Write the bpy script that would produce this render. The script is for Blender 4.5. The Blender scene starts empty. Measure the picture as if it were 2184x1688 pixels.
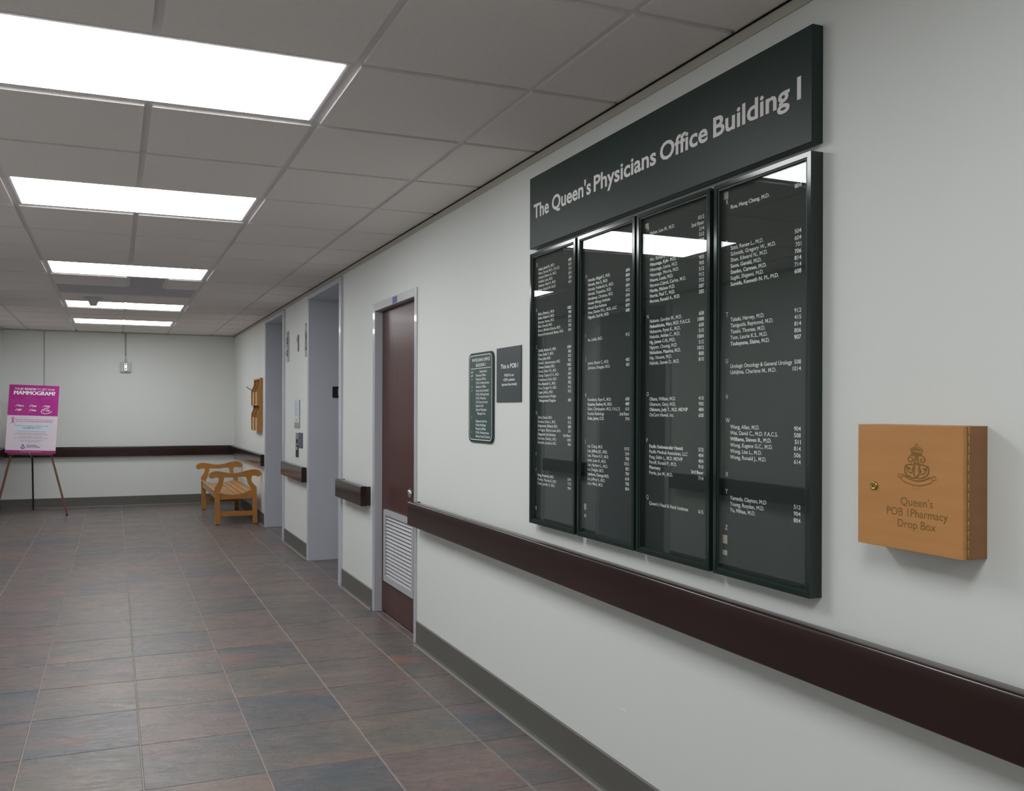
import bpy, bmesh, math, random
from mathutils import Vector, Matrix

# ------------------------------------------------------------------ camera
F_PX, YAW, PITCH, ROLL = 1812.77, 0.35336, -0.00114, 0.00283
CAM = Vector((-1.33371, -2.60447, 1.38602))
SH = (-180.478, 32.214)                       # principal point, from the 2184x1688 centre
WX, LX, FY, BY, CZ = 0.35, -2.78, 10.29, -7.5, 2.481   # right wall, left wall, far wall, wall behind, ceiling
cyw, syw, cp, sp = math.cos(YAW), math.sin(YAW), math.cos(PITCH), math.sin(PITCH)
FWD = Vector((syw*cp, cyw*cp, sp)); _r = Vector((cyw, -syw, 0)); _u = _r.cross(FWD)
RGT = _r*math.cos(ROLL) + _u*math.sin(ROLL); UP = -_r*math.sin(ROLL) + _u*math.cos(ROLL)
sc = bpy.context.scene
col = sc.collection
cam_d = bpy.data.cameras.new('camera'); cam = bpy.data.objects.new('camera', cam_d); col.objects.link(cam)
cam_d.sensor_fit = 'HORIZONTAL'; cam_d.sensor_width = 36; cam_d.lens = 36*F_PX/2184
cam_d.shift_x = -SH[0]/2184; cam_d.shift_y = SH[1]/2184; cam_d.clip_start = 0.02
m = Matrix((RGT, UP, -FWD)).transposed().to_4x4(); m.translation = CAM; cam.matrix_world = m
sc.camera = cam
# ------------------------------------------------------------------ light and exposure
LAMP = 12.7                                    # emission of the ceiling light lenses
w = bpy.data.worlds.new('world'); sc.world = w; w.use_nodes = True
w.node_tree.nodes['Background'].inputs[0].default_value = (0.5, 0.55, 0.6, 1)
w.node_tree.nodes['Background'].inputs[1].default_value = 0.02
sc.view_settings.view_transform = 'Standard'; sc.view_settings.look = 'None'
sc.view_settings.gamma = 1; sc.view_settings.use_curve_mapping = False
sc.view_settings.exposure = 0.0
sc.cycles.max_bounces = 16; sc.cycles.diffuse_bounces = 10; sc.cycles.transparent_max_bounces = 16

# ------------------------------------------------------------------ pixel -> place helpers
def ray(u, v): return RGT*((u-1092-SH[0])/F_PX) - UP*((v-844-SH[1])/F_PX) + FWD
def PX(u, v, x): d = ray(u, v); return CAM + d*((x-CAM.x)/d.x)
def PY(u, v, y): d = ray(u, v); return CAM + d*((y-CAM.y)/d.y)
def PZ(u, v, z): d = ray(u, v); return CAM + d*((z-CAM.z)/d.z)

# ------------------------------------------------------------------ materials
def lin(c): return c/12.92 if c <= 0.04045 else ((c+0.055)/1.055)**2.4
def S(r, g, b): return (lin(r/255), lin(g/255), lin(b/255), 1)
MATS = {}
def mat(name, color, rough=0.5, metal=0.0, coat=0.0, coat_rough=0.05, noise=None, bump=None, spec=0.5):
    """noise=(scale xyz, amount, second colour)   bump=(scale xyz, strength, distance)"""
    if name in MATS: return MATS[name]
    M = bpy.data.materials.new(name); M.use_nodes = True; nt = M.node_tree; b = nt.nodes['Principled BSDF']
    b.inputs['Base Color'].default_value = color; b.inputs['Roughness'].default_value = rough
    b.inputs['Metallic'].default_value = metal; b.inputs['Specular IOR Level'].default_value = spec
    b.inputs['Coat Weight'].default_value = coat; b.inputs['Coat Roughness'].default_value = coat_rough
    def tex(scale):
        tc = nt.nodes.new('ShaderNodeTexCoord'); mp = nt.nodes.new('ShaderNodeMapping'); mp.inputs['Scale'].default_value = scale
        n = nt.nodes.new('ShaderNodeTexNoise'); n.inputs['Scale'].default_value = 1; n.inputs['Detail'].default_value = 6
        nt.links.new(tc.outputs['Object'], mp.inputs['Vector']); nt.links.new(mp.outputs[0], n.inputs['Vector']); return n
    if noise:
        n = tex(noise[0]); rp = nt.nodes.new('ShaderNodeValToRGB')
        rp.color_ramp.elements[0].position = 0.5-noise[1]; rp.color_ramp.elements[1].position = 0.5+noise[1]
        rp.color_ramp.elements[0].color = color; rp.color_ramp.elements[1].color = noise[2]
        nt.links.new(n.outputs[0], rp.inputs[0]); nt.links.new(rp.outputs[0], b.inputs['Base Color'])
    if bump:
        n = tex(bump[0]); bp = nt.nodes.new('ShaderNodeBump'); bp.inputs['Strength'].default_value = bump[1]
        bp.inputs['Distance'].default_value = bump[2]
        nt.links.new(n.outputs[0], bp.inputs['Height']); nt.links.new(bp.outputs[0], b.inputs['Normal'])
    MATS[name] = M; return M

wall_m = mat('wall_paint', S(224, 227, 224), 0.55, bump=((90, 90, 90), 0.12, 0.002), spec=0.35)
ceil_m = mat('ceiling_fibre', S(236, 231, 228), 0.9, noise=((60, 60, 60), 0.25, S(230, 225, 222)), bump=((220, 220, 220), 0.25, 0.002), spec=0.2)
tee_m = mat('ceiling_tee_white', S(218, 214, 214), 0.55)
grille_m = mat('ceiling_grille_grey', S(196, 195, 200), 0.7, noise=((160, 160, 160), 0.1, S(170, 169, 175)))
dark_m = mat('black_gap', S(16, 15, 14), 0.9)
angle_m = mat('wall_angle_tan', S(186, 184, 172), 0.6)
base_m = mat('baseboard_rubber', S(99, 99, 95), 0.5, noise=((3, 3, 3), 0.3, S(92, 91, 86)))
rail_m = mat('rail_vinyl', S(46, 27, 25), 0.2, noise=((2, 2, 6), 0.2, S(40, 24, 22)), bump=((120, 120, 120), 0.06, 0.001))
grout_m = mat('grout', S(164, 154, 147), 0.8, noise=((4, 4, 4), 0.3, S(140, 131, 125)))
frame_m = mat('door_frame_paint', S(184, 185, 192), 0.3, coat=0.6, coat_rough=0.06, bump=((45, 45, 45), 0.22, 0.002))
elev_m = mat('elevator_frame_paint', S(198, 201, 209), 0.38, coat=0.2, coat_rough=0.1, noise=((1.5, 1.5, 1.5), 0.3, S(192, 195, 203)))
steel_m = mat('brushed_steel', S(170, 172, 175), 0.3, metal=1.0)
chrome_m = mat('polished_chrome', S(215, 216, 218), 0.08, metal=1.0)
brass_m = mat('brass', S(190, 165, 100), 0.25, metal=1.0)
doorwood_m = mat('door_veneer', S(82, 40, 34), 0.42, coat=0.32, coat_rough=0.2, spec=0.25, noise=((25, 25, 1.6), 0.25, S(64, 30, 26)), bump=((40, 40, 1.5), 0.05, 0.001))
louver_m = mat('louver_white', S(178, 178, 182), 0.45)
green_m = mat('sign_green_satin', S(34, 50, 45), 0.42, spec=0.3, bump=((250, 250, 250), 0.03, 0.0005))
case_m = mat('case_green_gloss', S(32, 44, 41), 0.12, spec=0.5)
board_m = mat('board_green_matte', S(38, 46, 44), 0.8, bump=((1, 1, 160), 0.15, 0.001))
white_m = mat('white_lettering', S(255, 255, 255), 0.6)
hdr_m = mat('grey_white_lettering', S(228, 226, 225), 0.6)
tape_m = mat('cream_tape', S(205, 196, 180), 0.7)
rnd_m = mat('sign_green_plastic', S(58, 84, 79), 0.4)
rndedge_m = mat('sign_green_edge', S(30, 48, 44), 0.4)
pob_m = mat('sign_slate_plastic', S(62, 71, 71), 0.45)
boxwood_m = mat('maple_laminate', S(196, 142, 86), 0.42, noise=((3, 5, 40), 0.3, S(184, 130, 76)), spec=0.4)
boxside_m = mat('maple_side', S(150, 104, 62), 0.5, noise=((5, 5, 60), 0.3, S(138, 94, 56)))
etch_m = mat('etched_brown', S(130, 99, 44), 0.7)
bench_m = mat('teak', S(188, 130, 58), 0.4, coat=0.25, coat_rough=0.25, noise=((14, 3, 14), 0.3, S(164, 108, 44)), bump=((60, 8, 60), 0.05, 0.001))
slat_m = mat('teak_slat', S(202, 148, 80), 0.35, coat=0.35, coat_rough=0.2, noise=((30, 2, 30), 0.3, S(182, 126, 62)))
foot_m = mat('black_rubber', S(22, 22, 22), 0.7)
rack_m = mat('rack_oak', S(178, 128, 70), 0.5, noise=((30, 30, 4), 0.3, S(158, 110, 58)))
racklip_m = mat('rack_lip', S(204, 170, 128), 0.5)
black_m = mat('black_plastic', S(20, 22, 25), 0.4)
navy_m = mat('navy_plastic', S(66, 76, 96), 0.5)
paper_m = mat('white_paper', S(214, 220, 226), 0.6)
greypl_m = mat('grey_plastic', S(150, 150, 146), 0.4)
mag_m = mat('poster_magenta', S(172, 28, 134), 0.45, noise=((3, 3, 3), 0.22, S(186, 50, 150)))
magdark_m = mat('poster_magenta_band', S(168, 24, 130), 0.45)
pwhite_m = mat('poster_white', S(226, 214, 226), 0.5)
pblue_m = mat('poster_pale_blue', S(208, 224, 236), 0.5)
ink_m = mat('poster_grey_ink', S(120, 105, 120), 0.7)
inkpink_m = mat('poster_pink_ink', S(190, 60, 120), 0.6)
inkblue_m = mat('poster_blue_ink', S(70, 76, 130), 0.6)
easel_m = mat('easel_wood', S(112, 64, 44), 0.45, noise=((20, 20, 4), 0.3, S(90, 48, 34)))
easelb_m = mat('easel_dark_leg', S(52, 30, 24), 0.5)
alarm_m = mat('alarm_beige', S(196, 200, 198), 0.5)
conduit_m = mat('conduit_painted', S(172, 174, 168), 0.5)
beige_m = mat('beige_fitting', S(190, 184, 160), 0.5)
blue_m = mat('blue_sticker', S(60, 88, 140), 0.5)
orange_m = mat('orange_card', S(200, 86, 52), 0.5)
chip_m = mat('plaster_chip', S(240, 240, 236), 0.8)

def emission(name, c, s):
    M = bpy.data.materials.new(name); M.use_nodes = True; nt = M.node_tree; nt.nodes.clear()
    o = nt.nodes.new('ShaderNodeOutputMaterial'); e = nt.nodes.new('ShaderNodeEmission')
    e.inputs[0].default_value = c; e.inputs[1].default_value = s; nt.links.new(e.outputs[0], o.inputs[0]); return M
lens_m = emission('lit_lens', (0.97, 0.99, 1.0, 1), LAMP)
lens_dim_m = emission('lit_lens_dim', (0.97, 0.99, 1.0, 1), LAMP*0.8)     # far-end lights set dimmer to tone down the far wall

def glass():
    M = bpy.data.materials.new('clear_glass'); M.use_nodes = True; nt = M.node_tree; nt.nodes.clear()
    o = nt.nodes.new('ShaderNodeOutputMaterial'); mx = nt.nodes.new('ShaderNodeMixShader'); fr = nt.nodes.new('ShaderNodeFresnel')
    ge = nt.nodes.new('ShaderNodeNewGeometry'); iv = nt.nodes.new('ShaderNodeMix'); iv.inputs[2].default_value = 1.5; iv.inputs[3].default_value = 1/1.5
    nt.links.new(ge.outputs['Backfacing'], iv.inputs[0]); nt.links.new(iv.outputs[0], fr.inputs[0])
    t = nt.nodes.new('ShaderNodeBsdfTransparent'); t.inputs[0].default_value = (0.95, 0.97, 0.96, 1)
    g = nt.nodes.new('ShaderNodeBsdfGlossy'); g.inputs['Roughness'].default_value = 0.0
    nt.links.new(fr.outputs[0], mx.inputs[0]); nt.links.new(t.outputs[0], mx.inputs[1]); nt.links.new(g.outputs[0], mx.inputs[2])
    nt.links.new(mx.outputs[0], o.inputs[0]); return M
glass_m = glass()

def slate():
    M = bpy.data.materials.new('slate_tile'); M.use_nodes = True; nt = M.node_tree; b = nt.nodes['Principled BSDF']; N = nt.nodes.new; L = nt.links.new
    oi = N('ShaderNodeObjectInfo'); tc = N('ShaderNodeTexCoord')
    off = N('ShaderNodeVectorMath'); off.operation = 'SCALE'; off.inputs[0].default_value = (37.0, 53.0, 11.0); L(oi.outputs['Random'], off.inputs['Scale'])
    add = N('ShaderNodeVectorMath'); add.operation = 'ADD'; L(tc.outputs['Object'], add.inputs[0]); L(off.outputs[0], add.inputs[1])
    rot = N('ShaderNodeMapping'); rot.inputs['Rotation'].default_value = (0, 0, 0.16); L(add.outputs[0], rot.inputs['Vector'])
    def noise(scale, detail=6, dist=0.0, rough=0.6):
        mp = N('ShaderNodeMapping'); mp.inputs['Scale'].default_value = scale; L(rot.outputs[0], mp.inputs['Vector'])
        n = N('ShaderNodeTexNoise'); n.inputs['Scale'].default_value = 1; n.inputs['Detail'].default_value = detail
        n.inputs['Roughness'].default_value = rough; n.inputs['Distortion'].default_value = dist; L(mp.outputs[0], n.inputs['Vector']); return n
    def ramp(src, pts):
        r = N('ShaderNodeValToRGB'); e = r.color_ramp.elements
        for i, (p, c) in enumerate(pts):
            if i < 2: e[i].position = p; e[i].color = c
            else: q = e.new(p); q.color = c
        L(src, r.inputs[0]); return r
    def mix(a, c, f, mode='MIX'):
        x = N('ShaderNodeMix'); x.data_type = 'RGBA'; x.blend_type = mode
        if isinstance(f, float): x.inputs[0].default_value = f
        else: L(f, x.inputs[0])
        for i, s in ((6, a), (7, c)):
            if isinstance(s, tuple): x.inputs[i].default_value = s
            else: L(s, x.inputs[i])
        return x.outputs[2]
    base = ramp(oi.outputs['Random'], [(0.0, S(112, 92, 88)), (1.0, S(106, 90, 90)), (0.16, S(80, 90, 98)), (0.3, S(118, 96, 92)), (0.45, S(108, 104, 92)), (0.6, S(120, 92, 86)), (0.76, S(84, 90, 96)), (0.9, S(116, 106, 94))])
    base.color_ramp.interpolation = 'LINEAR'
    big = noise((2.0, 5.0, 1), 5, 1.0)
    tint = ramp(big.outputs[0], [(0.36, S(80, 88, 96)), (0.66, S(134, 104, 96)), (0.5, S(110, 99, 95))])
    c1 = mix(base.outputs[0], tint.outputs[0], 0.5)
    streak = noise((6, 16, 1), 9, 2.2, 0.72)
    st = ramp(streak.outputs[0], [(0.3, (0.66, 0.66, 0.68, 1)), (0.72, (1.42, 1.4, 1.37, 1))])
    c2 = mix(c1, st.outputs[0], 0.75, 'MULTIPLY')
    fine = noise((38, 60, 1), 8, 1.0, 0.75); fn = ramp(fine.outputs[0], [(0.32, (0.78, 0.78, 0.79, 1)), (0.68, (1.2, 1.2, 1.19, 1))])
    c2 = mix(c2, fn.outputs[0], 0.8, 'MULTIPLY')
    scr = noise((3, 70, 1), 4, 3.0, 0.5); sr = ramp(scr.outputs[0], [(0.68, (0, 0, 0, 1)), (0.76, (0.3, 0.3, 0.3, 1))])
    c2 = mix(c2, S(176, 166, 158), sr.outputs[0])
    rust = noise((1.3, 3.6, 1), 4, 0.8); rr = ramp(rust.outputs[0], [(0.6, (0, 0, 0, 1)), (0.8, (0.85, 0.85, 0.85, 1))])
    c3 = mix(c2, S(152, 86, 70), rr.outputs[0])
    hs = N('ShaderNodeHueSaturation'); hs.inputs['Saturation'].default_value = 0.8; L(c3, hs.inputs['Color']); L(hs.outputs[0], b.inputs['Base Color'])
    rg = ramp(streak.outputs[0], [(0.3, (0.42, 0.42, 0.42, 1)), (0.7, (0.25, 0.25, 0.25, 1))]); L(rg.outputs[0], b.inputs['Roughness'])
    b.inputs['Specular IOR Level'].default_value = 0.6
    rel = noise((9, 22, 1), 9, 2.5, 0.68); bp = N('ShaderNodeBump'); bp.inputs['Strength'].default_value = 0.5; bp.inputs['Distance'].default_value = 0.004
    L(rel.outputs[0], bp.inputs['Height']); L(bp.outputs[0], b.inputs['Normal'])
    return M
slate_m = slate()

# ------------------------------------------------------------------ object helpers
WLOC = {}
def tag(o, label=None, cat=None, group=None, kind=None):
    if label: o['label'] = label
    if cat: o['category'] = cat
    if group: o['group'] = group
    if kind: o['kind'] = kind
    return o
def empty(name, loc, parent=None):
    o = bpy.data.objects.new(name, None); col.objects.link(o); o.empty_display_size = 0.05
    pw = WLOC[parent.name] if parent else Vector((0, 0, 0))
    WLOC[o.name] = Vector(loc); o.location = Vector(loc)-pw; o.parent = parent; return o
def place(name, me, center, parent=None):
    o = bpy.data.objects.new(name, me); col.objects.link(o)
    pw = WLOC[parent.name] if parent else Vector((0, 0, 0))
    WLOC[o.name] = Vector(center); o.location = Vector(center)-pw; o.parent = parent; return o
def build(name, bm, material, parent=None, smooth=False, base=False):
    """world-space bmesh -> one object with its origin at its own centre (or base)"""
    bmesh.ops.recalc_face_normals(bm, faces=bm.faces[:]) if not getattr(bm, 'keep', False) else None
    xs = [v.co for v in bm.verts]
    lo = Vector([min(c[i] for c in xs) for i in range(3)]); hi = Vector([max(c[i] for c in xs) for i in range(3)])
    c = (lo+hi)/2
    if base or parent is None: c.z = lo.z
    for v in bm.verts: v.co -= c
    me = bpy.data.meshes.new(name); bm.to_mesh(me); bm.free(); me.materials.append(material)
    if smooth:
        me.shade_smooth()
        if smooth == 'edges': me.set_sharp_from_angle(angle=math.radians(38))
    return place(name, me, c, parent)
def box(bm, x0, x1, y0, y1, z0, z1):
    v = [bm.verts.new((x, y, z)) for x in sorted((x0, x1)) for y in sorted((y0, y1)) for z in sorted((z0, z1))]
    for f in ((0, 1, 3, 2), (4, 6, 7, 5), (0, 4, 5, 1), (2, 3, 7, 6), (0, 2, 6, 4), (1, 5, 7, 3)): bm.faces.new([v[i] for i in f])
    return v
def bx(name, x0, x1, y0, y1, z0, z1, material, parent=None, bev=0.0, seg=2):
    bm = bmesh.new(); box(bm, x0, x1, y0, y1, z0, z1)
    if bev: bmesh.ops.bevel(bm, geom=bm.edges[:], offset=bev, segments=seg, affect='EDGES', profile=0.5)
    return build(name, bm, material, parent)
def prism(bm, pts, axis, a0, a1):
    """extrude a 2-D outline along axis: 0 -> pts are (y,z), 1 -> (x,z), 2 -> (x,y)"""
    def mk(p, a): return (a, p[0], p[1]) if axis == 0 else (p[0], a, p[1]) if axis == 1 else (p[0], p[1], a)
    A = [bm.verts.new(mk(p, a0)) for p in pts]; B = [bm.verts.new(mk(p, a1)) for p in pts]; n = len(pts)
    bm.faces.new(A); bm.faces.new(B[::-1])
    for i in range(n): bm.faces.new((A[i], B[i], B[(i+1) % n], A[(i+1) % n]))
def px(name, pts, axis, a0, a1, material, parent=None, bev=0.0):
    bm = bmesh.new(); prism(bm, pts, axis, a0, a1)
    if bev: bmesh.ops.bevel(bm, geom=[e for e in bm.edges], offset=bev, segments=2, affect='EDGES', profile=0.5)
    o = build(name, bm, material, parent); return o
def lathe(bm, prof, origin, axis, n=24):
    """prof: (radius, distance along axis)"""
    ax = Vector(axis).normalized(); t = Vector((0, 0, 1)) if abs(ax.z) < 0.9 else Vector((1, 0, 0))
    e1 = ax.cross(t).normalized(); e2 = ax.cross(e1); o = Vector(origin); rings = []
    for r, d in prof:
        rings.append([bm.verts.new(o+ax*d+(e1*math.cos(2*math.pi*i/n)+e2*math.sin(2*math.pi*i/n))*max(r, 1e-5)) for i in range(n)])
    for a, b in zip(rings, rings[1:]):
        for i in range(n): bm.faces.new((a[i], a[(i+1) % n], b[(i+1) % n], b[i]))
    bm.faces.new(rings[0][::-1]); bm.faces.new(rings[-1])
def bar(bm, p, q, wdt, dep, side=(1, 0, 0)):
    p, q = Vector(p), Vector(q); d = (q-p).normalized(); s = Vector(side); s = (s-d*s.dot(d)).normalized(); t = d.cross(s)
    vs = [bm.verts.new(o+s*a*wdt/2+t*b*dep/2) for o in (p, q) for a, b in ((-1, -1), (1, -1), (1, 1), (-1, 1))]
    for f in ((0, 3, 2, 1), (4, 5, 6, 7), (0, 1, 5, 4), (1, 2, 6, 5), (2, 3, 7, 6), (3, 0, 4, 7)): bm.faces.new([vs[i] for i in f])
def smooth_pts(pts, n=3, closed=False):
    for _ in range(n):
        out = []
        m_ = len(pts)
        rng = range(m_) if closed else range(m_-1)
        if not closed: out.append(pts[0])
        for i in rng:
            a, b = pts[i], pts[(i+1) % m_]
            out.append((a[0]*.75+b[0]*.25, a[1]*.75+b[1]*.25)); out.append((a[0]*.25+b[0]*.75, a[1]*.25+b[1]*.75))
        if not closed: out.append(pts[-1])
        pts = out
    return pts

# lettering: flat print made from the built-in typeface
_font = {}
def glyphs(s, bold=0.0, shear=0.0):
    k = (s, bold, shear)
    if k not in _font:
        cu = bpy.data.curves.new('t', 'FONT'); cu.body = s; cu.resolution_u = 3; cu.offset = bold; cu.shear = shear
        o = bpy.data.objects.new('t', cu); col.objects.link(o); dg = bpy.context.evaluated_depsgraph_get(); dg.update()
        me = o.evaluated_get(dg).to_mesh(); vs = [(v.co.x, v.co.y) for v in me.vertices]; fs = [tuple(p.vertices) for p in me.polygons]
        o.evaluated_get(dg).to_mesh_clear(); bpy.data.objects.remove(o); bpy.data.curves.remove(cu)
        _font[k] = (vs, fs)
    return _font[k]
_cap = max(y for x, y in glyphs('H')[0])
class Print:
    """collects flat lettering and strokes in a plane (origin o, axes ex right, ey up), one mesh object"""
    def __init__(s, o, ex, ey, lift=0.0004):
        s.o, s.ex, s.ey = Vector(o), Vector(ex), Vector(ey); s.n = s.ex.cross(s.ey); s.lift = lift; s.v = []; s.f = []; s.k = 0
    def put(s, vs, fs):
        b = len(s.v); h = s.lift+s.k*2.5e-5; s.k += 1; s.v += [s.o+s.ex*x+s.ey*y+s.n*h for x, y in vs]; s.f += [tuple(b+i for i in f) for f in fs]
    def text(s, t, x, y, cap, width=None, ratio=1.0, align='L', bold=0.0, heavy=0.0):
        vs, fs = glyphs(t, bold); x0 = min(a for a, _ in vs); x1 = max(a for a, _ in vs)
        sy = cap/_cap; sx = width/(x1-x0) if width else sy*ratio; wd = (x1-x0)*sx
        ox = x if align == 'L' else x-wd if align == 'R' else x-wd/2
        for q in ((-heavy, 0, heavy) if heavy else (0,)): s.put([(ox+(a-x0+q)*sx, y+b*sy) for a, b in vs], fs)
        return s
    def stroke(s, pts, wd, closed=False):
        n = len(pts); L_, R_ = [], []
        for i, p in enumerate(pts):
            a = pts[i-1] if (i or closed) else p; b = pts[(i+1) % n] if (i < n-1 or closed) else p
            d = Vector((b[0]-a[0], b[1]-a[1])); d = d.normalized() if d.length > 1e-9 else Vector((1, 0)); h = wd/2
            L_.append((p[0]-d.y*h, p[1]+d.x*h)); R_.append((p[0]+d.y*h, p[1]-d.x*h))
        rng = range(n if closed else n-1)
        s.put(L_+R_, [(i, n+i, n+(i+1) % n, (i+1) % n) for i in rng]); return s
    def rect(s, x0, x1, y0, y1): s.put([(x0, y0), (x1, y0), (x1, y1), (x0, y1)], [(0, 1, 2, 3)]); return s
    def make(s, name, material, parent):
        lo = Vector([min(c[i] for c in s.v) for i in range(3)]); hi = Vector([max(c[i] for c in s.v) for i in range(3)]); c = (lo+hi)/2
        me = bpy.data.meshes.new(name); me.from_pydata([p-c for p in s.v], [], s.f); me.materials.append(material); me.update()
        return place(name, me, c, parent)
EXW, EZ = Vector((0, -1, 0)), Vector((0, 0, 1))          # reading direction on the right wall
def wall_print(x, lift=0.0004): return Print((x, 0, 0), EXW, EZ, lift)   # local x = -world y, local y = world z

# ================================================================== STRUCTURE
TP, TQ, JT = 0.4461, 0.44259, 0.0029
# floor bed with tiles
bm = bmesh.new(); box(bm, LX-0.6, WX+0.6, BY, FY+0.02, -0.05, -0.0025)
floor = tag(build('floor', bm, grout_m), kind='structure')
def tile_mesh(wx, wy):
    bm = bmesh.new(); a, b, e = wx/2, wy/2, 0.0018
    bot = [bm.verts.new((x, y, -0.008)) for x, y in ((-a, -b), (a, -b), (a, b), (-a, b))]
    mid = [bm.verts.new((x, y, -e*0.6)) for x, y in ((-a, -b), (a, -b), (a, b), (-a, b))]
    top = [bm.verts.new((x, y, 0)) for x, y in ((-a+e, -b+e), (a-e, -b+e), (a-e, b-e), (-a+e, b-e))]
    for A, B in ((bot, mid), (mid, top)):
        for i in range(4): bm.faces.new((A[i], A[(i+1) % 4], B[(i+1) % 4], B[i]))
    bm.faces.new(top)
    me = bpy.data.meshes.new('floor_tile'); bm.to_mesh(me); bm.free(); me.materials.append(slate_m); return me
_tm = {}
def floor_tile(x0, x1, y0, y1):
    k = (round(x1-x0, 4), round(y1-y0, 4))
    if k not in _tm: _tm[k] = tile_mesh(x1-x0-2*JT, y1-y0-2*JT)
    return place('floor_tile', _tm[k], ((x0+x1)/2, (y0+y1)/2, 0), floor)
xl = [LX]+[-1.67428+j*TP for j in range(-2, 5)]+[WX]
yl = [3.29934+k*TQ for k in range(-14, 16)]; yl = [y for y in yl if y < FY]+[FY]
for a, b in zip(xl, xl[1:]):
    for c, d in zip(yl, yl[1:]): floor_tile(a, b, c, d)
bm = bmesh.new()
y = yl[0]
while y-TQ > BY:
    for a, b in zip(xl, xl[1:]): box(bm, a+JT, b-JT, y-TQ+JT, y-JT, -0.008, 0)
    y -= TQ
tag(build('floor_tile_field', bm, slate_m, floor), kind='stuff')

# openings: (near inner, far inner) of the lift doorways, right wall
LIFTS = ((3.935, 5.05), (6.33, 7.395)); LH = 2.39
DN, DF, DT = 2.172, 2.985, 2.06                # wooden door opening
for yn, yf in LIFTS:
    for X0, X1 in ((WX, WX+0.206), (WX+0.206, WX+0.5)):
        for c, d in zip(yl, yl[1:]):
            a, b = max(c, yn), min(d, yf)
            if b-a > 0.05: floor_tile(X0, X1, a, b)
    floor_tile(LX-0.5, LX, yn, yf)
floor_tile(WX, WX+0.05, DN, DF)

def wall_with_holes(name, x0, x1, holes):
    bm = bmesh.new(); y = BY
    for (a, b, t) in holes:
        box(bm, x0, x1, y, a, 0, CZ+0.25); box(bm, x0, x1, a, b, t, CZ+0.25); y = b
    box(bm, x0, x1, y, FY+0.12, 0, CZ+0.25)
    return tag(build(name, bm, wall_m), kind='structure')
wall_r = wall_with_holes('wall_right', WX, WX+0.62, [(DN-0.04, DF+0.04, DT+0.045)]+[(a-0.05, b+0.05, LH+0.04) for a, b in LIFTS])
wall_l = wall_with_holes('wall_left', LX-0.62, LX, [(a-0.05, b+0.05, LH+0.04) for a, b in LIFTS])
bm = bmesh.new(); box(bm, LX, WX, FY, FY+0.12, 0, CZ+0.25); wall_f = tag(build('wall_far', bm, wall_m), kind='structure')
bm = bmesh.new(); box(bm, LX-0.62, WX+0.62, BY-0.12, BY, 0, CZ+0.25); tag(build('wall_near', bm, wall_m), kind='structure')

# ceiling: dark deck above, tees, lay-in panels that hang a little below the tees
G = 0.6096; ZT = 2.486; ZP = 2.477
bm = bmesh.new(); box(bm, LX-0.62, WX+0.62, BY, FY+0.1, CZ+0.25, CZ+0.3)
ceiling = tag(build('ceiling', bm, dark_m), kind='structure')
LIGHT_ROWS = (-8, -4, 0, 3, 7, 11, 14)
XT = [0.0, -G, -2*G, -3*G, -4*G]
gap = 0.014
_pm = {}
def panel(x0, x1, y0, y1, material=ceil_m, name='ceiling_panel', z=ZP):
    k = (round(x1-x0, 3), round(y1-y0, 3), material.name)
    if k not in _pm:
        bm = bmesh.new(); box(bm, -(x1-x0)/2+gap, (x1-x0)/2-gap, -(y1-y0)/2+gap, (y1-y0)/2-gap, 0, 0.02)
        me = bpy.data.meshes.new(name); bm.to_mesh(me); bm.free(); me.materials.append(material); _pm[k] = me
    return place(name, _pm[k], ((x0+x1)/2, (y0+y1)/2, z), ceiling)
xs = [LX-gap+0.006]+XT[::-1]+[WX+gap-0.006]
r0 = math.ceil(BY/G)
ys = [k*G for k in range(r0, 17)]+[FY+gap-0.004]
for k, (a, b) in enumerate(zip(ys, ys[1:])):
    row = r0+k
    for i, (c, d) in enumerate(zip(xs, xs[1:])):
        if i in (2, 3):
            if row in LIGHT_ROWS: continue
            if row == 9: continue
            if row == 8 and i == 3:
                panel(-1.5*G, -G, a, b); panel(-2*G, -1.5*G, a, b, grille_m, 'return_grille', ZT-0.002); continue
        panel(c, d, a, b)
panel(-3*G, -G, 9*G, 10*G, grille_m, 'return_grille', ZT-0.002)
_tee = {}
def tee(x0, x1, y0, y1):
    k = (round(x1-x0, 3), round(y1-y0, 3))
    if k not in _tee:
        bm = bmesh.new(); box(bm, -(x1-x0)/2, (x1-x0)/2, -(y1-y0)/2, (y1-y0)/2, 0, 0.03)
        me = bpy.data.meshes.new('ceiling_tee'); bm.to_mesh(me); bm.free(); me.materials.append(tee_m); _tee[k] = me
    return place('ceiling_tee', _tee[k], ((x0+x1)/2, (y0+y1)/2, ZT), ceiling)
hw = 0.0145
for x in (0.0, -G, -3*G, -4*G): tee(x-hw, x+hw, BY, FY)
bounds = [BY]+[v for r in LIGHT_ROWS for v in (r*G, (r+1)*G)]+[FY]
for a, b in zip(bounds[::2], bounds[1::2]):
    if a < 9*G < b: tee(-2*G-hw, -2*G+hw, a+hw, 9*G-hw); tee(-2*G-hw, -2*G+hw, 10*G+hw, b-hw)
    else: tee(-2*G-hw, -2*G+hw, a+hw, b-hw)
tee(-1.5*G-hw, -1.5*G+hw, 8*G+hw, 9*G-hw)
for y in ys[:-1]:
    for a, b in ((LX, -4*G), (-4*G, -3*G), (-G, 0), (0, WX)): tee(a+(hw if a > LX else 0), b-(hw if b < WX else 0), y-hw, y+hw)
    tee(-3*G+hw, -G-hw, y-hw, y+hw)
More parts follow.
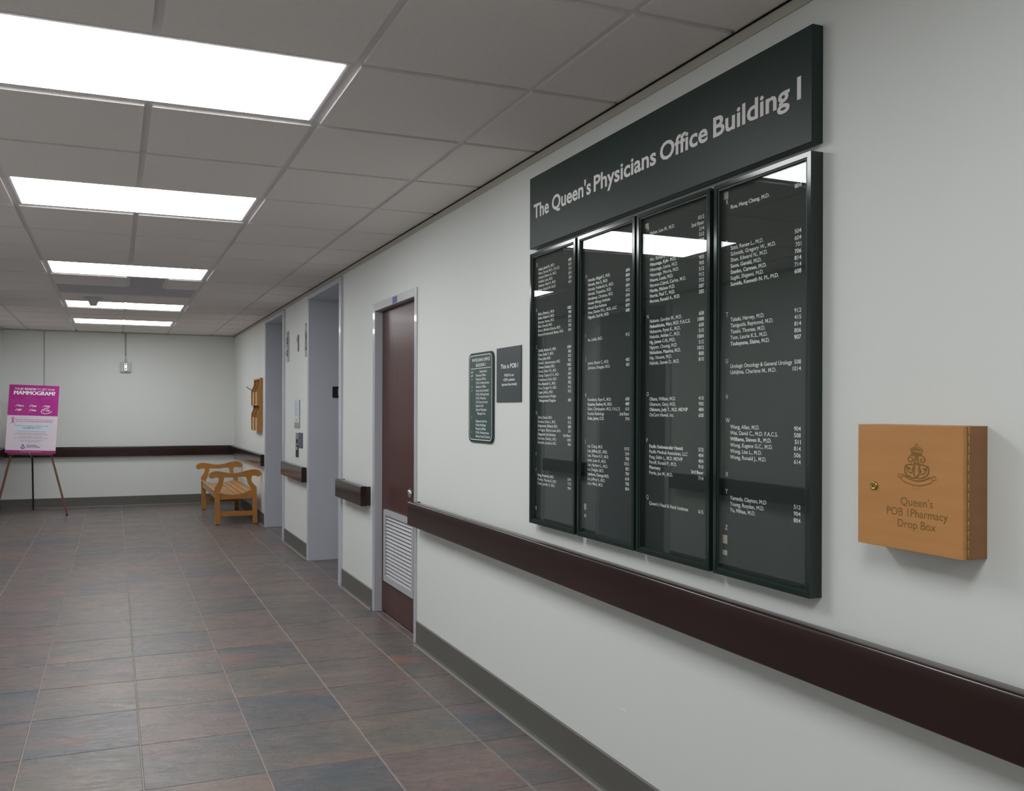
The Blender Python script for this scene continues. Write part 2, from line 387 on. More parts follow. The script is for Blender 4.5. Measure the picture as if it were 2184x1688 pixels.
# wall angles and a black strip painting the shadow gap at the right wall
tag(bx('trim_1', WX-0.005, WX-0.0005, BY+0.01, FY-0.005, ZP-0.036, ZP-0.0065, angle_m, None), kind='structure')
tag(bx('gap_shade_strip', WX-0.008, WX-0.0005, BY+0.01, FY-0.005, ZP-0.006, ZP-0.0005, dark_m, None), kind='structure')
tag(bx('trim_3', LX+0.0005, LX+0.012, BY+0.01, FY-0.005, ZP-0.03, ZP-0.002, angle_m, None), kind='structure')
tag(bx('trim_4', LX+0.02, WX-0.02, FY-0.012, FY-0.0005, ZP-0.014, ZP-0.002, angle_m, None), kind='structure')

# baseboards
BH, BT = 0.138, 0.008
def baseboard(name, runs, mk):
    root = None
    bm = bmesh.new()
    for a, b in runs: mk(bm, a, b)
    return tag(build(name, bm, base_m), kind='structure')
def bb_r(bm, a, b): prism(bm, [(WX, 0), (WX-0.016, 0), (WX-0.009, 0.012), (WX-BT, 0.03), (WX-BT, BH-0.004), (WX-0.004, BH), (WX, BH)], 1, a, b)
def bb_l(bm, a, b): prism(bm, [(LX, 0), (LX+0.016, 0), (LX+0.009, 0.012), (LX+BT, 0.03), (LX+BT, BH-0.004), (LX+0.004, BH), (LX, BH)], 1, a, b)
baseboard('baseboard_right', [(BY, DN-0.046), (DF+0.052, LIFTS[0][0]-0.066), (LIFTS[0][1]+0.075, LIFTS[1][0]-0.066), (LIFTS[1][1]+0.075, FY)], bb_r)
baseboard('baseboard_left', [(BY, LIFTS[0][0]-0.075), (LIFTS[0][1]+0.075, LIFTS[1][0]-0.075), (LIFTS[1][1]+0.075, FY)], bb_l)
bm = bmesh.new(); prism(bm, [(FY, 0), (FY-0.016, 0), (FY-0.009, 0.012), (FY-BT, 0.03), (FY-BT, BH-0.004), (FY-0.004, BH), (FY, BH)], 0, LX+BT, WX-BT)
tag(build('baseboard_far', bm, base_m), kind='structure')

bm = bmesh.new()
for a, b in ((BY, DN-0.05), (DF+0.055, LIFTS[0][0]-0.07), (LIFTS[0][1]+0.08, LIFTS[1][0]-0.07), (LIFTS[1][1]+0.08, FY-0.02)): box(bm, WX-0.027, WX-0.0145, a, b, 0.0002, 0.0025)
tag(build('trim_5', bm, mat('grey_caulk', S(150, 148, 142), 0.8)), kind='structure')
# wooden door
d1 = tag(empty('door_1', (WX+0.04, (DN+DF)/2, 0)), kind='structure')
FX = WX-0.008
fr = empty('door_frame', (WX+0.02, (DN+DF)/2, 0), d1)
for a, b in ((DN-0.044, DN), (DF, DF+0.05)): bx('jamb', FX, WX+0.12, a, b, 0, DT+0.052, frame_m, fr, 0.003)
bx('head', FX, WX+0.12, DN, DF, DT, DT+0.052, frame_m, fr, 0.003)
bx('door_leaf', WX+0.046, WX+0.09, DN+0.003, DF-0.003, 0.012, DT-0.003, doorwood_m, d1, 0.002)
gl = empty('louver_grille', (WX+0.04, (DN+DF)/2, 0.23), d1)
gx = WX+0.046; gy0, gy1, gz0, gz1 = 2.274, 2.884, 0.232, 0.712; bw = 0.036
bm = bmesh.new()
box(bm, gx-0.02, gx, gy0, gy1, gz0, gz0+bw); box(bm, gx-0.02, gx, gy0, gy1, gz1-bw, gz1)
box(bm, gx-0.02, gx, gy0, gy0+bw, gz0+bw, gz1-bw); box(bm, gx-0.02, gx, gy1-bw, gy1, gz0+bw, gz1-bw)
build('grille_frame', bm, louver_m, gl)
bx('grille_shade_back', gx-0.0012, gx-0.0002, gy0+bw, gy1-bw, gz0+bw, gz1-bw, foot_m, gl)  # black sheet standing in for the shade between the slats
ns = 17; pz = (gz1-gz0-2*bw)/ns
for i in range(ns):
    z = gz0+bw+pz*i
    px('louver_slat', [(gx-0.0165, z+0.0015), (gx-0.015, z+0.0005), (gx-0.0035, z+pz*0.66), (gx-0.005, z+pz*0.7)], 1, gy0+bw, gy1-bw, louver_m, gl)
bm = bmesh.new(); kb = PX(881, 1053, WX+0.012)
lathe(bm, [(0.03, 0), (0.03, -0.006), (0.012, -0.009), (0.011, -0.028), (0.02, -0.033), (0.027, -0.043), (0.025, -0.055), (0.014, -0.062)], (WX+0.0455, kb.y+0.012, kb.z), (1, 0, 0))
tag(build('door_knob', bm, chrome_m, d1, True), 'round chrome door knob')
s0 = PX(842, 645, FX)
bx('sticker', FX-0.0012, FX-0.0002, s0.y-0.045, s0.y+0.045, DT+0.004, DT+0.046, blue_m, d1)

# lift doorways
def lift(name, yn, yf, side, wx):
    s = 1 if side == 'R' else -1                       # into the wall
    root = tag(empty(name, (wx, (yn+yf)/2, 0)), kind='structure')
    f0 = wx-s*0.02; dep = wx+s*0.5
    for a, b in ((yn-0.062, yn), (yf, yf+0.062)): bx('jamb', f0, dep, a, b, 0, LH+0.04, elev_m, root, 0.003)
    bx('head', f0, dep, yn, yf, LH, LH+0.04, elev_m, root, 0.003)
    mid = (yn+yf)/2
    for a, b in ((yn+0.001, mid-0.002), (mid+0.002, yf-0.001)): bx('lift_door_panel', dep-s*0.05, dep, a, b, 0.004, LH-0.001, steel_m, root, 0.002)
    return root
l1 = lift('door_2', *LIFTS[0], 'R', WX); l2 = lift('door_3', *LIFTS[1], 'R', WX)
l3 = lift('door_4', *LIFTS[0], 'L', LX); l4 = lift('door_5', *LIFTS[1], 'L', LX)

# ================================================================== THINGS
# ceiling lights
def ceiling_light(row, label):
    y0, y1, x0, x1 = row*G+hw+0.001, (row+1)*G-hw-0.001, -3*G+hw+0.001, -G-hw-0.001
    r = tag(empty('ceiling_light', ((x0+x1)/2, (y0+y1)/2, ZT)), label, 'ceiling light', 'recessed ceiling lights')
    bm = bmesh.new(); t = 0.017
    for (a, b, c, d) in ((x0, x1, y0, y0+t), (x0, x1, y1-t, y1), (x0, x0+t, y0+t, y1-t), (x1-t, x1, y0+t, y1-t)): box(bm, a, b, c, d, ZT-0.001, ZT+0.022)
    build('door_frame', bm, tee_m, r)
    bx('housing', x0, x1, y0, y1, ZT+0.023, ZT+0.1, tee_m, r)
    bx('lens', x0+t+0.0005, x1-t-0.0005, y0+t+0.0005, y1-t-0.0005, ZT-0.003, ZT+0.012, lens_dim_m if row > 10 else lens_m, r)
    return r
for row, lb in zip(LIGHT_ROWS, ('lit recessed ceiling light far behind the camera', 'lit recessed ceiling light just behind the camera',
    'nearest and largest lit ceiling light, cut off by the left picture edge', 'second lit ceiling light from the camera, whole panel in view',
    'third lit ceiling light, just in front of the grey return grille', 'lit ceiling light behind the hanging ceiling sensor',
    'farthest lit ceiling light, next to the far wall')): ceiling_light(row, lb)

# ceiling sensor
bm = bmesh.new(); sp_ = PZ(199, 634, ZP)
lathe(bm, [(0.09, 0.0), (0.093, -0.006), (0.085, -0.012), (0.055, -0.03), (0.04, -0.05), (0.034, -0.07), (0.03, -0.078), (0.012, -0.08)], (sp_.x, sp_.y+0.05, ZP-0.0005), (0, 0, 1), 28)
tag(build('ceiling_sensor', bm, alarm_m, None, True), 'white cone-shaped ceiling sensor hanging before the lit panel', 'sensor')

# handrails
RB, RT, RK = 0.712, 0.85, 0.275
def rail_profile(sx, wx, f):
    """closed profile, f = front x, thickness 0.045 towards the wall"""
    b = f+sx*0.046; pts = []
    rt, rb = 0.010, 0.006
    for i in range(7): a = math.pi/2*i/6; pts.append((f+sx*(rt-rt*math.cos(a)), RT-rt+rt*math.sin(a)))
    for i in range(4): a = math.pi/2*i/3; pts.append((b-sx*(0.008-0.008*math.sin(a)), RT-0.008+0.008*math.cos(a)))
    pts += [(b, RB+0.004), (b-sx*0.004, RB)]
    for i in range(4): a = math.pi/2*i/3; pts.append((f+sx*(rb-rb*math.sin(a)), RB+rb-rb*math.cos(a)))
    return pts
def wall_rail(y0, y1, wx, f, label, ends=(True, True)):
    sx = 1 if wx > 0 else -1
    r = tag(empty('handrail', (f+sx*0.02, (y0+y1)/2, RB)), label, 'handrail', 'brown bumper handrails')
    bm = bmesh.new(); prism(bm, rail_profile(sx, wx, f), 1, y0, y1); o = build('rail', bm, rail_m, r, 'edges')
    for k, e in enumerate(ends):
        if e:
            a, b = (y0, y0+0.02) if k == 0 else (y1-0.02, y1)
            bx('end_return', f+sx*0.044, wx-sx*0.0005, a, b, RB+0.003, RT-0.003, rail_m, r, 0.003)
    n = max(1, int((y1-y0)/0.8))
    for i in range(n):
        yy = y0+(i+0.5)*(y1-y0)/n
        bx('bracket', f+sx*0.044, wx-sx*0.0005, yy-0.03, yy+0.03, RB+0.03, RT-0.05, foot_m, r)
    return r
wall_rail(BY+0.02, 2.09, WX, 0.275, 'long dark brown handrail in the foreground, running under the directory cases', (False, True))
wall_rail(3.098, 3.82, WX, 0.276, 'short dark brown handrail between the wooden door and the nearer lift')
wall_rail(5.125, 6.165, WX, 0.285, 'brown handrail on the wall between the two lifts')
wall_rail(7.47, FY-0.07, WX, 0.288, 'brown handrail above the bench, meeting the far wall', (True, False))
wall_rail(BY+0.02, 3.8, LX, LX+0.07, 'long brown handrail on the left wall, seen mirrored in the directory glass', (False, True))
wall_rail(5.28, 6.2, LX, LX+0.07, 'short brown handrail between the lifts of the left wall')
wall_rail(7.47, FY-0.07, LX, LX+0.07, 'brown handrail at the far end of the left wall', (True, False))
r = tag(empty('handrail', ((LX+WX)/2, FY-0.045, RB)), 'dark brown handrail across the far wall behind the poster easel', 'handrail', 'brown bumper handrails')
bm = bmesh.new(); pr_ = [(y, z) for y, z in rail_profile(1, FY, FY-0.066)]
prism(bm, pr_, 0, LX+0.001, WX-0.001); build('rail', bm, rail_m, r, 'edges')
for i in range(4):
    xx = LX+0.4+i*0.75; bx('bracket', xx-0.03, xx+0.03, FY-0.021, FY-0.0005, RB+0.03, RT-0.05, foot_m, r)

# ---------------------------------------------------------------- directory
DX = 0.314
hd = tag(empty('directory_header', (DX+0.018, -0.156, 2.06)), 'long dark green header board with large white building title', 'sign')
bx('board', DX, WX-0.0005, -0.931, 0.619, 2.0635, 2.362, green_m, hd, 0.0025)
for wd_, a, ya, b, yb in (('The', 62, 1395, 168, 1360), ("Queen's", 190, 1340, 465, 1240), ('Physicians', 485, 1220, 925, 1030), ('Office', 952, 1010, 1290, 860), ('Building', 1328, 845, 1868, 620), ('I', 1920, 590, 1948, 578)):
    p0, p1 = PX(1120+a/3.309, 40+ya/3.309, DX), PX(1120+b/3.309, 40+yb/3.309, DX)
    P = wall_print(DX, 0.0006); P.text(wd_, -p0.y, 2.1865, 0.0555, width=p0.y-p1.y if len(wd_) > 1 else 0.0135, bold=0.022); P.make('title_word', hdr_m, hd)

CX, BX_ = 0.31, 0.331     # case front, letter board
CASES = [(0.234, 0.608), (-0.159, 0.215), (-0.545, -0.172), (-0.931, -0.563)]
PITCH_ = 0.01735
E_ = [  # per case: (block letter, letter z, first line z, [(name, number)])
 [('A', 1.984, 1.968, [('Asato, Jared D., M.D.', '608'), ('Alam, Daniel, M.D., F.A.C.S', '615'), ('Amjadi, Darius H., M.D.', '511'), ('Arakaki, Lara, M.D.', '514'), ('Atebara, Neal H., M.D.', '201'), ('Bailes, Scarlet M. Au.D.', '414')]),
  ('B', 1.798, 1.781, [('Bales, Denny L., M.D.', '1002'), ('Bello, Erlaine F., M.D.', '901'), ('Berman, Steven, M.D.', '810'), ('Blair, Donald, M.D.', '512'), ('Bruno, Michiko Kimura, M.D.', '705'), ('Bryant-Greenwood, Bianca, M.D.', '509')]),
  ('C', 1.643, 1.628, [('Carlile, Robert G., M.D.', '1004'), ('Chan, Emily Y., M.D.', '902'), ('Chan, John, M.D.', '512'), ('Chekuri, Satyanarayana, M.D.', '902'), ('Chesne, Edward, M.D.', '1002'), ('Chock, Galen Y.K., M.D.', '501'), ('Chong, Clayton D. K., M.D.', '608'), ('Christensen, Kevin, M.D.', '905'), ('Chu, Benjamin C., M.D.', '702'), ('Chun, Douglas W., M.D.', '412'), ('Cogan, John J., M.D.', '913'), ('Comprehensive Weight', ''), ('   Management Program', '300')]),
  ('D', 1.367, 1.350, [('Davis, Daniel, M.D.', '804'), ('Dawson, Kevin L., M.D.', '412'), ('DeJournett, Richard, M.D.', '200'), ('de Vegvar, Marie-Louise, M.D.', '511'), ('Diagnostic Lab Services', '2nd floor'), ('Donovan, Daniel J., M.D.', '1009'), ('Dworkin, Jonathan, M.D.', '904')]),
  ('E', 1.196, 0, []), ('F', 1.128, 1.110, [('Fong, Frederick, M.D.', '514'), ('Francis, Thomas B., M.D.', '710'), ('Frank, Jennifer E., M.D.', '904')])],
 [('H', 1.882, 1.866, [('Harada, Abigail S., M.D.', '604'), ('Harada, Ann S., M.D.', '804'), ('Harada, Frederick A., M.D.', '909'), ('Harada, Theodore, M.D.', '804'), ('Hardaway, Christina, M.D.', '412'), ('Hawaii Allergy Institute', '604'), ('Hawaii Eye Institute', '604'), ('Hew, Denise W.L., M.D., LLC', '809'), ('Higuchi, Carl M., M.D.', '608')]),
  ('I', 1.659, 1.643, [('Ito, Leslie, M.D.', '912')]), ('J', 1.573, 1.556, [('Jamm, Ramin C., M.D.', '405'), ('Johnson, Douglas, M.D.', '401')]),
  ('K', 1.436, 1.420, [('Kawahara, Kaye K., M.D.', '608'), ('Kazama, Rodney M., M.D.', '409'), ('Klem, Christopher, M.D., F.A.C.S', '615'), ('Koolau Radiology', '2nd floor'), ('Kuba, Janna, O.D.', '714')]),
  ('L', 1.263, 1.247, [('Lai, Chang, M.D.', '1015'), ('Lee, Jeffrey J.K., M.D.', '214'), ('Lee, Wayne K.F., M.D.', '708'), ('Liem, Leon K., M.D.', '1012'), ('Lim, Herbert L., M.D.', '801'), ('Lin, Dwight, M.D.', '709'), ('Lisehora, George M.D.', '614'), ('Liu, Jeffrey E., M.D.', '705'), ('Lum, Mark, M.D.', '804')])],
 [('M', 1.982, 1.966, [('Maher, Leo M., M.D.', '1012'), ('', '2nd floor'), ('', '214'), ('', '512'), ('', '908'), ('Min, Richard, M.D.', ''), ('Mitsunaga, Kyle  M.D.', '905'), ('Mitsunaga, Lance, M.D.', '905'), ('Mitsunaga, Morris, M.D.', '905'), ('Moore, Louis, M.D.', '512'), ('Moreno-Cabral, Carlos, M.D.', '912'), ('Morita, Michon M.D.', '712'), ('Morris, Paul T., M.D.', '507'), ('Morton, Ronald A., M.D.', '202')]),
  ('N', 1.690, 1.675, [('Nakano, Gordon M., M.D.', '608'), ('Nakashizuka, Mari, M.D. F.A.C.S.', '1008'), ('Nakasone, Ryon K., M.D.', '608'), ('Nekoba, Ashlee C., M.D.', '510'), ('Ng, James C.H., M.D.', '1004'), ('Nguyen, Chuong, M.D.', '512'), ('Nicholson, Maurice, M.D.', '1012'), ('Nip, Vincent, M.D.', '808'), ('Nishida, Steven D., M.D.', '810')]),
  ('O', 1.433, 1.418, [('Obana, William, M.D.', '410'), ('Okamura, Gary, M.D.', '905'), ('Okimura, Judy T., M.D. MDVIP', '404'), ('OnCare Hawaii, Inc.', '608')]),
  ('P', 1.279, 1.262, [('Pacific Endovascular Hawaii', '512'), ('Pacific Medical Associates, LLC', '404'), ('Pang, Edith L., M.D. MDVIP', '404'), ('Peroff, Ronald P., M.D.', '910'), ('Pharmacy', '3rd floor'), ('Portis, Jon M., M.D.', '714')]),
  ('Q', 1.091, 1.074, [("Queen's Head & Neck Institute", '615')])],
 [('R', 1.983, 1.966, [('Roe, Meng Cheng, M.D.', '804')]),
  ('S', 1.865, 1.848, [('Sato, Renee L., M.D.', '504'), ('Schmidt, Gregory W., M.D.', '604'), ('Shen, Edward N., M.D.', '701'), ('Soon, Gerald, M.D.', '706'), ('Stanko, Carmen, M.D.', '814'), ('Sugiki, Shigemi, M.D.', '714'), ('Sumida, Kenneth N. M., M.D.', '608')]),
  ('T', 1.657, 1.642, [('Takaki, Harvey, M.D.', '912'), ('Taniguchi, Raymond, M.D.', '415'), ('Tasaki, Thomas, M.D.', '814'), ('Tom, Laurie K.S., M.D.', '806'), ('Tsukayama, Elaine, M.D.', '907')]),
  ('U', 1.523, 1.508, [('Urologic Oncology & General Urology', '508'), ('Ushijima, Charlene M., M.D.', '1014')]),
  ('V', 1.419, 0, []), ('W', 1.351, 1.334, [('Wang, Allan, M.D.', '904'), ('Wei, David C., M.D. F.A.C.S.', '508'), ('Williams, Steven R., M.D.', '511'), ('Wong, Eugene G.C., M.D.', '814'), ('Wong, Lisa L., M.D.', '506'), ('Wong, Ronald J., M.D.', '614')]),
  ('X', 1.195, 0, []), ('Y', 1.146, 1.130, [('Yamada, Clayton, M.D', '512'), ('Young, Royden, M.D.', '904'), ('Yu, Mihae, M.D.', '804')]), ('Z', 1.041, 0, [])]]
NAMEY = (0.571, 0.173, -0.218, -0.611); NUMY = (0.298, -0.100, -0.493, -0.879); LETY = (0.589, 0.191, -0.201, -0.591)
CLABEL = ('farthest glazed green directory case, listing A to F', 'second glazed directory case from the far end, listing H to L',
          'third glazed directory case, listing M to Q, with bright lamp reflection', 'nearest glazed directory case, listing R to Z')
TAPES = ([(1.995, 2.003), (0.968, 0.982)], [(1.011, 1.034), (0.983, 0.995)], [(1.992, 2.008)], [(1.998, 2.020), (1.0, 1.0248), (0.9665, 0.981)])
for ci, (c0, c1) in enumerate(CASES):
    z0, z1 = 0.912, 2.041
    r = tag(empty('directory_case', (0.332, (c0+c1)/2, z0)), CLABEL[ci], 'directory', 'glazed directory cases')
    fw, d = 0.0125, 0.02
    bm = bmesh.new()
    for (a, b, c, e) in ((c0, c1, z0, z0+fw), (c0, c1, z1-fw, z1), (c0, c0+fw, z0+fw, z1-fw), (c1-fw, c1, z0+fw, z1-fw)): box(bm, CX, WX-0.0005, a, b, c, e)
    bmesh.ops.remove_doubles(bm, verts=bm.verts[:], dist=1e-5)
    fo = build('frame', bm, case_m, r)
    bm = bmesh.new(); e = fw; f2 = 0.006          # stepped inner lip that holds the glass
    for (a, b, c, g) in ((c0+e, c1-e, z0+e, z0+e+f2), (c0+e, c1-e, z1-e-f2, z1-e), (c0+e, c0+e+f2, z0+e+f2, z1-e-f2), (c1-e-f2, c1-e, z0+e+f2, z1-e-f2)): box(bm, CX+0.003, BX_-0.001, a, b, c, g)
    build('glazing_lip', bm, green_m, r)
    bx('letter_board', BX_, WX-0.001, c0+fw+0.0003, c1-fw-0.0003, z0+fw+0.0003, z1-fw-0.0003, board_m, r)
    bm = bmesh.new()
    for v in box(bm, CX+0.006, CX+0.009, c0+fw+f2, c1-fw-f2, z0+fw+f2, z1-fw-f2): v.co.x += 0.0036*(v.co.z-(z0+z1)/2)   # panes sit very slightly tilted
    build('glass', bm, glass_m, r)
    for (lt, lz, fz, lines) in E_[ci]:
        P = wall_print(BX_); P.text(lt, -LETY[ci], lz, 0.0132, ratio=0.9); P.make('index_letter', white_m, r)
        for k, (nm, no) in enumerate(lines):
            P = wall_print(BX_); z = fz-k*PITCH_; bd = 0.014; hv = 0.02 if (k*7+len(nm)) % 3 == 0 else 0.0
            if nm.strip(): P.text(nm.strip(), -NAMEY[ci]+(0.011 if nm[0] == ' ' else 0), z, 0.0108, ratio=0.955 if 'Urologic' in nm else 1.01, bold=bd, heavy=hv); P.make('name_strip', white_m, r)
            if no: P = wall_print(BX_); P.text(no, -NUMY[ci], z, 0.0108, ratio=1.01, align='R', bold=bd, heavy=hv); P.make('room_number', white_m, r)
    for (a, b) in TAPES[ci]:
        bx('tape', BX_-0.0008, BX_-0.0002, LETY[ci]-0.009, LETY[ci]+0.0125, a, b, tape_m, r)

# ---------------------------------------------------------------- two small signs
def rr_pts(y0, y1, z0, z1, r, n=6):
    pts = []
    for (cy, cz, a0) in ((y1-r, z1-r, 0), (y0+r, z1-r, 90), (y0+r, z0+r, 180), (y1-r, z0+r, 270)):
        for i in range(n+1): a = math.radians(a0+90*i/n); pts.append((cy+r*math.cos(a), cz+r*math.sin(a)))
    return pts
sg = tag(empty('floor_guide_sign', (WX-0.006, 1.19, 1.24)), 'tall rounded green sign listing the departments on each level', 'sign')
px('plate', rr_pts(1.043, 1.338, 1.226, 1.666, 0.035), 0, WX-0.008, WX-0.0005, rndedge_m, sg)
px('face', rr_pts(1.056, 1.325, 1.239, 1.653, 0.026), 0, WX-0.0092, WX-0.0081, rnd_m, sg)
X_ = WX-0.0092
P = wall_print(X_); P.stroke([(-y, z) for y, z in rr_pts(1.056, 1.325, 1.239, 1.653, 0.026)], 0.003, True); P.make('border_line', white_m, sg)
P = wall_print(X_); P.text('PHYSICIANS OFFICE', -1.184, 1.623, 0.0145, width=0.21, align='C', bold=0.01); P.text('BUILDING I', -1.186, 1.598, 0.0145, width=0.115, align='C', bold=0.01); P.make('title', white_m, sg)
P = wall_print(X_); P.rect(-1.308, -1.068, 1.5875, 1.590); P.make('rule', white_m, sg)
rows = [('Level', 'Department'), ('6-10', 'Physicians Offices'), ('5', 'Physicians Offices'), ('', 'P.O.B. I Parking Access'), ('4', "Physician's Offices"), ('3', 'Street Level (Lusitana)'), ('', 'P.O.B. I Parking Access'), ('', 'P.O.B. I Pharmacy'), ('', 'P.O.B. II (Across the street)'), ('', "Queen's Cafe"), ('', "Queen's Physicians"), ('', '     Managed Care'), ('2', ''), ('', 'Diagnostic Lab Svcs'), ('', 'Koolau Radiology'), ('', 'Physicians Offices'), ('1', 'P.O.B. I Parking Access'), ('', 'Medical Center Entrance')]
for k, (a, b) in enumerate(rows):
    z = 1.568-k*0.01865 if k < 12 else 1.568-k*0.01865+0.0
    P = wall_print(X_)
    if a: P.text(a, -1.308 if k < 2 else -1.296, z, 0.0112, ratio=0.9, bold=0.005); P.make('level_number', white_m, sg)
    P = wall_print(X_)
    if b:
        if k == 0: P.text(b, -1.199, z, 0.0112, width=0.084, bold=0.005)
        else: P.text(b.strip(), -1.226 if b[0] == ' ' else -1.244, z, 0.0105 if 'Across' in b else 0.0112, ratio=0.8 if 'Across' in b else 1.02, bold=0.005)
        P.make('sign_line', white_m, sg)

sg = tag(empty('building_sign', (WX-0.004, 0.886, 1.42)), 'square slate grey sign reading This is POB I beside the directory', 'sign')
bx('plate', WX-0.005, WX-0.0005, 0.758, 1.014, 1.421, 1.672, pob_m, sg, 0.0008)
X_ = WX-0.005
for t, c, z, cap, wd in (('This is POB I', -0.878, 1.5755, 0.0195, 0.18), ('POB II is at', -0.879, 1.5385, 0.0115, 0.096), ('1329 Lusitana', -0.879, 1.518, 0.0115, 0.117), ('(across the street)', -0.878, 1.497, 0.0115, 0.154)):
    P = wall_print(X_); P.text(t, c, z, cap, width=wd, align='C', bold=0.012); P.make('sign_line', white_m, sg)

# ---------------------------------------------------------------- pharmacy drop box
BXX = 0.28
db = tag(empty('drop_box', (0.315, -1.235, 1.083)), 'light maple wall box with brass lock, etched crest and pharmacy lettering', 'drop box')
bx('body', BXX+0.014, WX-0.0005, -1.3655, -1.1065, 1.0832, 1.3555, boxside_m, db, 0.001)
dr = bx('door', BXX, BXX+0.0125, -1.3655, -1.1065, 1.0832, 1.3555, boxwood_m, db, 0.001)
hg = empty('hinge', (BXX+0.013, -1.366, 1.083), db)
for i in range(14):
    za = 1.0845+i*0.01935
    bm = bmesh.new(); lathe(bm, [(0.0022, 0), (0.0024, 0.001), (0.0024, 0.0177), (0.0022, 0.0187)], (BXX+0.0132, -1.3667, za), (0, 0, 1), 10); build('knuckle', bm, brass_m, hg, True)
lk = PX(1865, 1036, BXX)
bm = bmesh.new(); lathe(bm, [(0.0098, 0), (0.0098, -0.002), (0.0085, -0.004), (0.006, -0.0048), (0.006, -0.0044), (0.0045, -0.0046)], (BXX, lk.y, lk.z), (1, 0, 0)); lo_ = build('lock', bm, brass_m, db, True)
bx('keyhole', BXX-0.0052, BXX-0.0044, lk.y-0.0008, lk.y+0.0008, lk.z-0.0028, lk.z+0.0028, foot_m, lo_)
for t, z, c, wd in (("Queen's", 1.1815, 1.259, 0.078), ('POB 1Pharmacy', 1.1575, 1.2585, 0.147), ('Drop Box', 1.133, 1.259, 0.092)):
    P = wall_print(BXX); P.text(t, c, z, 0.0172, width=wd, align='C', bold=0.0); P.make('lettering', etch_m, db)
def crest(pts, wd, closed=False, sm=2):
    q = [PX(1880+a/12.986, 930+b/12.986, BXX) for a, b in pts]; q = [(-p.y, p.z) for p in q]
    return (smooth_pts(q, sm, closed) if sm else q), wd, closed
strokes = [
 crest([(935, 300), (935, 240), (970, 215), (1005, 240), (1005, 300)], .0011), crest([(975, 250), (972, 320)], .0008),
 crest([(935, 300), (860, 325), (785, 385), (825, 435), (840, 500)], .0013, sm=1), crest([(1005, 300), (1080, 335), (1165, 410), (1125, 455), (1110, 520)], .0013, sm=1),
 crest([(835, 490), (970, 505), (1110, 520)], .0035), crest([(835, 450), (970, 470), (1120, 485)], .0022), crest([(830, 420), (880, 350), (960, 330), (1050, 360), (1130, 440)], .0012),
 crest([(860, 430), (900, 385), (940, 420), (980, 385), (1030, 430), (1080, 400)], .0014), crest([(890, 360), (930, 400), (970, 345), (1010, 400), (1060, 375)], .001),
 crest([(850, 530), (775, 560), (745, 640), (770, 715), (830, 720), (880, 680), (870, 620), (815, 600)], .0022), crest([(715, 635), (760, 640)], .0018, sm=0),
 crest([(1100, 545), (1170, 580), (1205, 670), (1170, 740), (1110, 735), (1075, 690), (1095, 635), (1130, 650)], .0022), crest([(1200, 670), (1245, 672)], .0018, sm=0),
 crest([(850, 535), (960, 560), (1110, 545)], .002), crest([(955, 560), (930, 680), (925, 760), (890, 870), (845, 970)], .0028), crest([(985, 560), (1010, 680), (1020, 770), (1045, 880), (1105, 1000)], .0028),
 crest([(900, 760), (970, 775), (1060, 770)], .0035), crest([(880, 790), (760, 785), (670, 820), (640, 930), (670, 1060), (780, 1140), (920, 1180), (970, 1150), (1060, 1060), (1020, 930), (1050, 840)], .0024),
 crest([(1040, 810), (1140, 800), (1260, 850), (1320, 940), (1290, 1080), (1190, 1160), (1050, 1190), (950, 1150), (880, 1050), (930, 930), (900, 850)], .0024),
 crest([(690, 840), (720, 940), (760, 1020), (850, 1030), (870, 950)], .0018), crest([(720, 920), (740, 880), (790, 890), (770, 930)], .003),
 crest([(1250, 870), (1235, 980), (1180, 1060), (1090, 1060), (1080, 960)], .0018), crest([(1160, 930), (1190, 910), (1220, 940), (1190, 960)], .003),
 crest([(1290, 840), (1270, 900)], .004, sm=0), crest([(660, 800), (690, 860)], .004, sm=0), crest([(730, 1090), (790, 1130)], .003, sm=0), crest([(1200, 1120), (1170, 1160)], .003, sm=0),
 crest([(560, 1150), (620, 1090), (760, 1190), (920, 1245), (1080, 1262), (1240, 1220), (1350, 1160), (1405, 1190), (1435, 1270)], .0011, sm=1), crest([(560, 1150), (530, 1185), (690, 1300), (890, 1365), (1080, 1382), (1280, 1345), (1435, 1270)], .0011, sm=1),
 crest([(560, 1150), (455, 1120), (480, 1045), (600, 1065), (640, 1100)], .0012, sm=0), crest([(1405, 1190), (1430, 1240), (1525, 1230), (1490, 1125), (1380, 1140)], .0012, sm=0),
 crest([(640, 1080), (780, 1190), (920, 1235), (1080, 1245), (1240, 1210), (1340, 1150)], .0014), crest([(880, 1370), (872, 1460), (1065, 1485), (1080, 1385)], .0005, sm=0)]
P = wall_print(BXX)
for q in strokes: P.stroke(*q)
P.make('etched_crest', etch_m, db)

# ---------------------------------------------------------------- things between the lifts
def lantern(y, label):
    r = tag(empty('lift_lantern', (WX-0.01, y, 1.872)), label, 'lift lantern', 'lift arrival lanterns')
    bx('plate', WX-0.012, WX-0.0005, y-0.05, y+0.05, 1.872, 2.188, chrome_m, r, 0.004)
    for z in (2.085, 1.965):
        bm = bmesh.new(); lathe(bm, [(0.03, 0), (0.03, -0.004), (0.026, -0.009), (0.016, -0.0125), (0.004, -0.0135)], (WX-0.0118, y, z), (1, 0, 0)); build('lens', bm, greypl_m, r, True)
    return r
lantern(6.10, 'chrome lift lantern plate beside the farther lift'); lantern(5.185, 'chrome lift lantern plate beside the nearer lift')
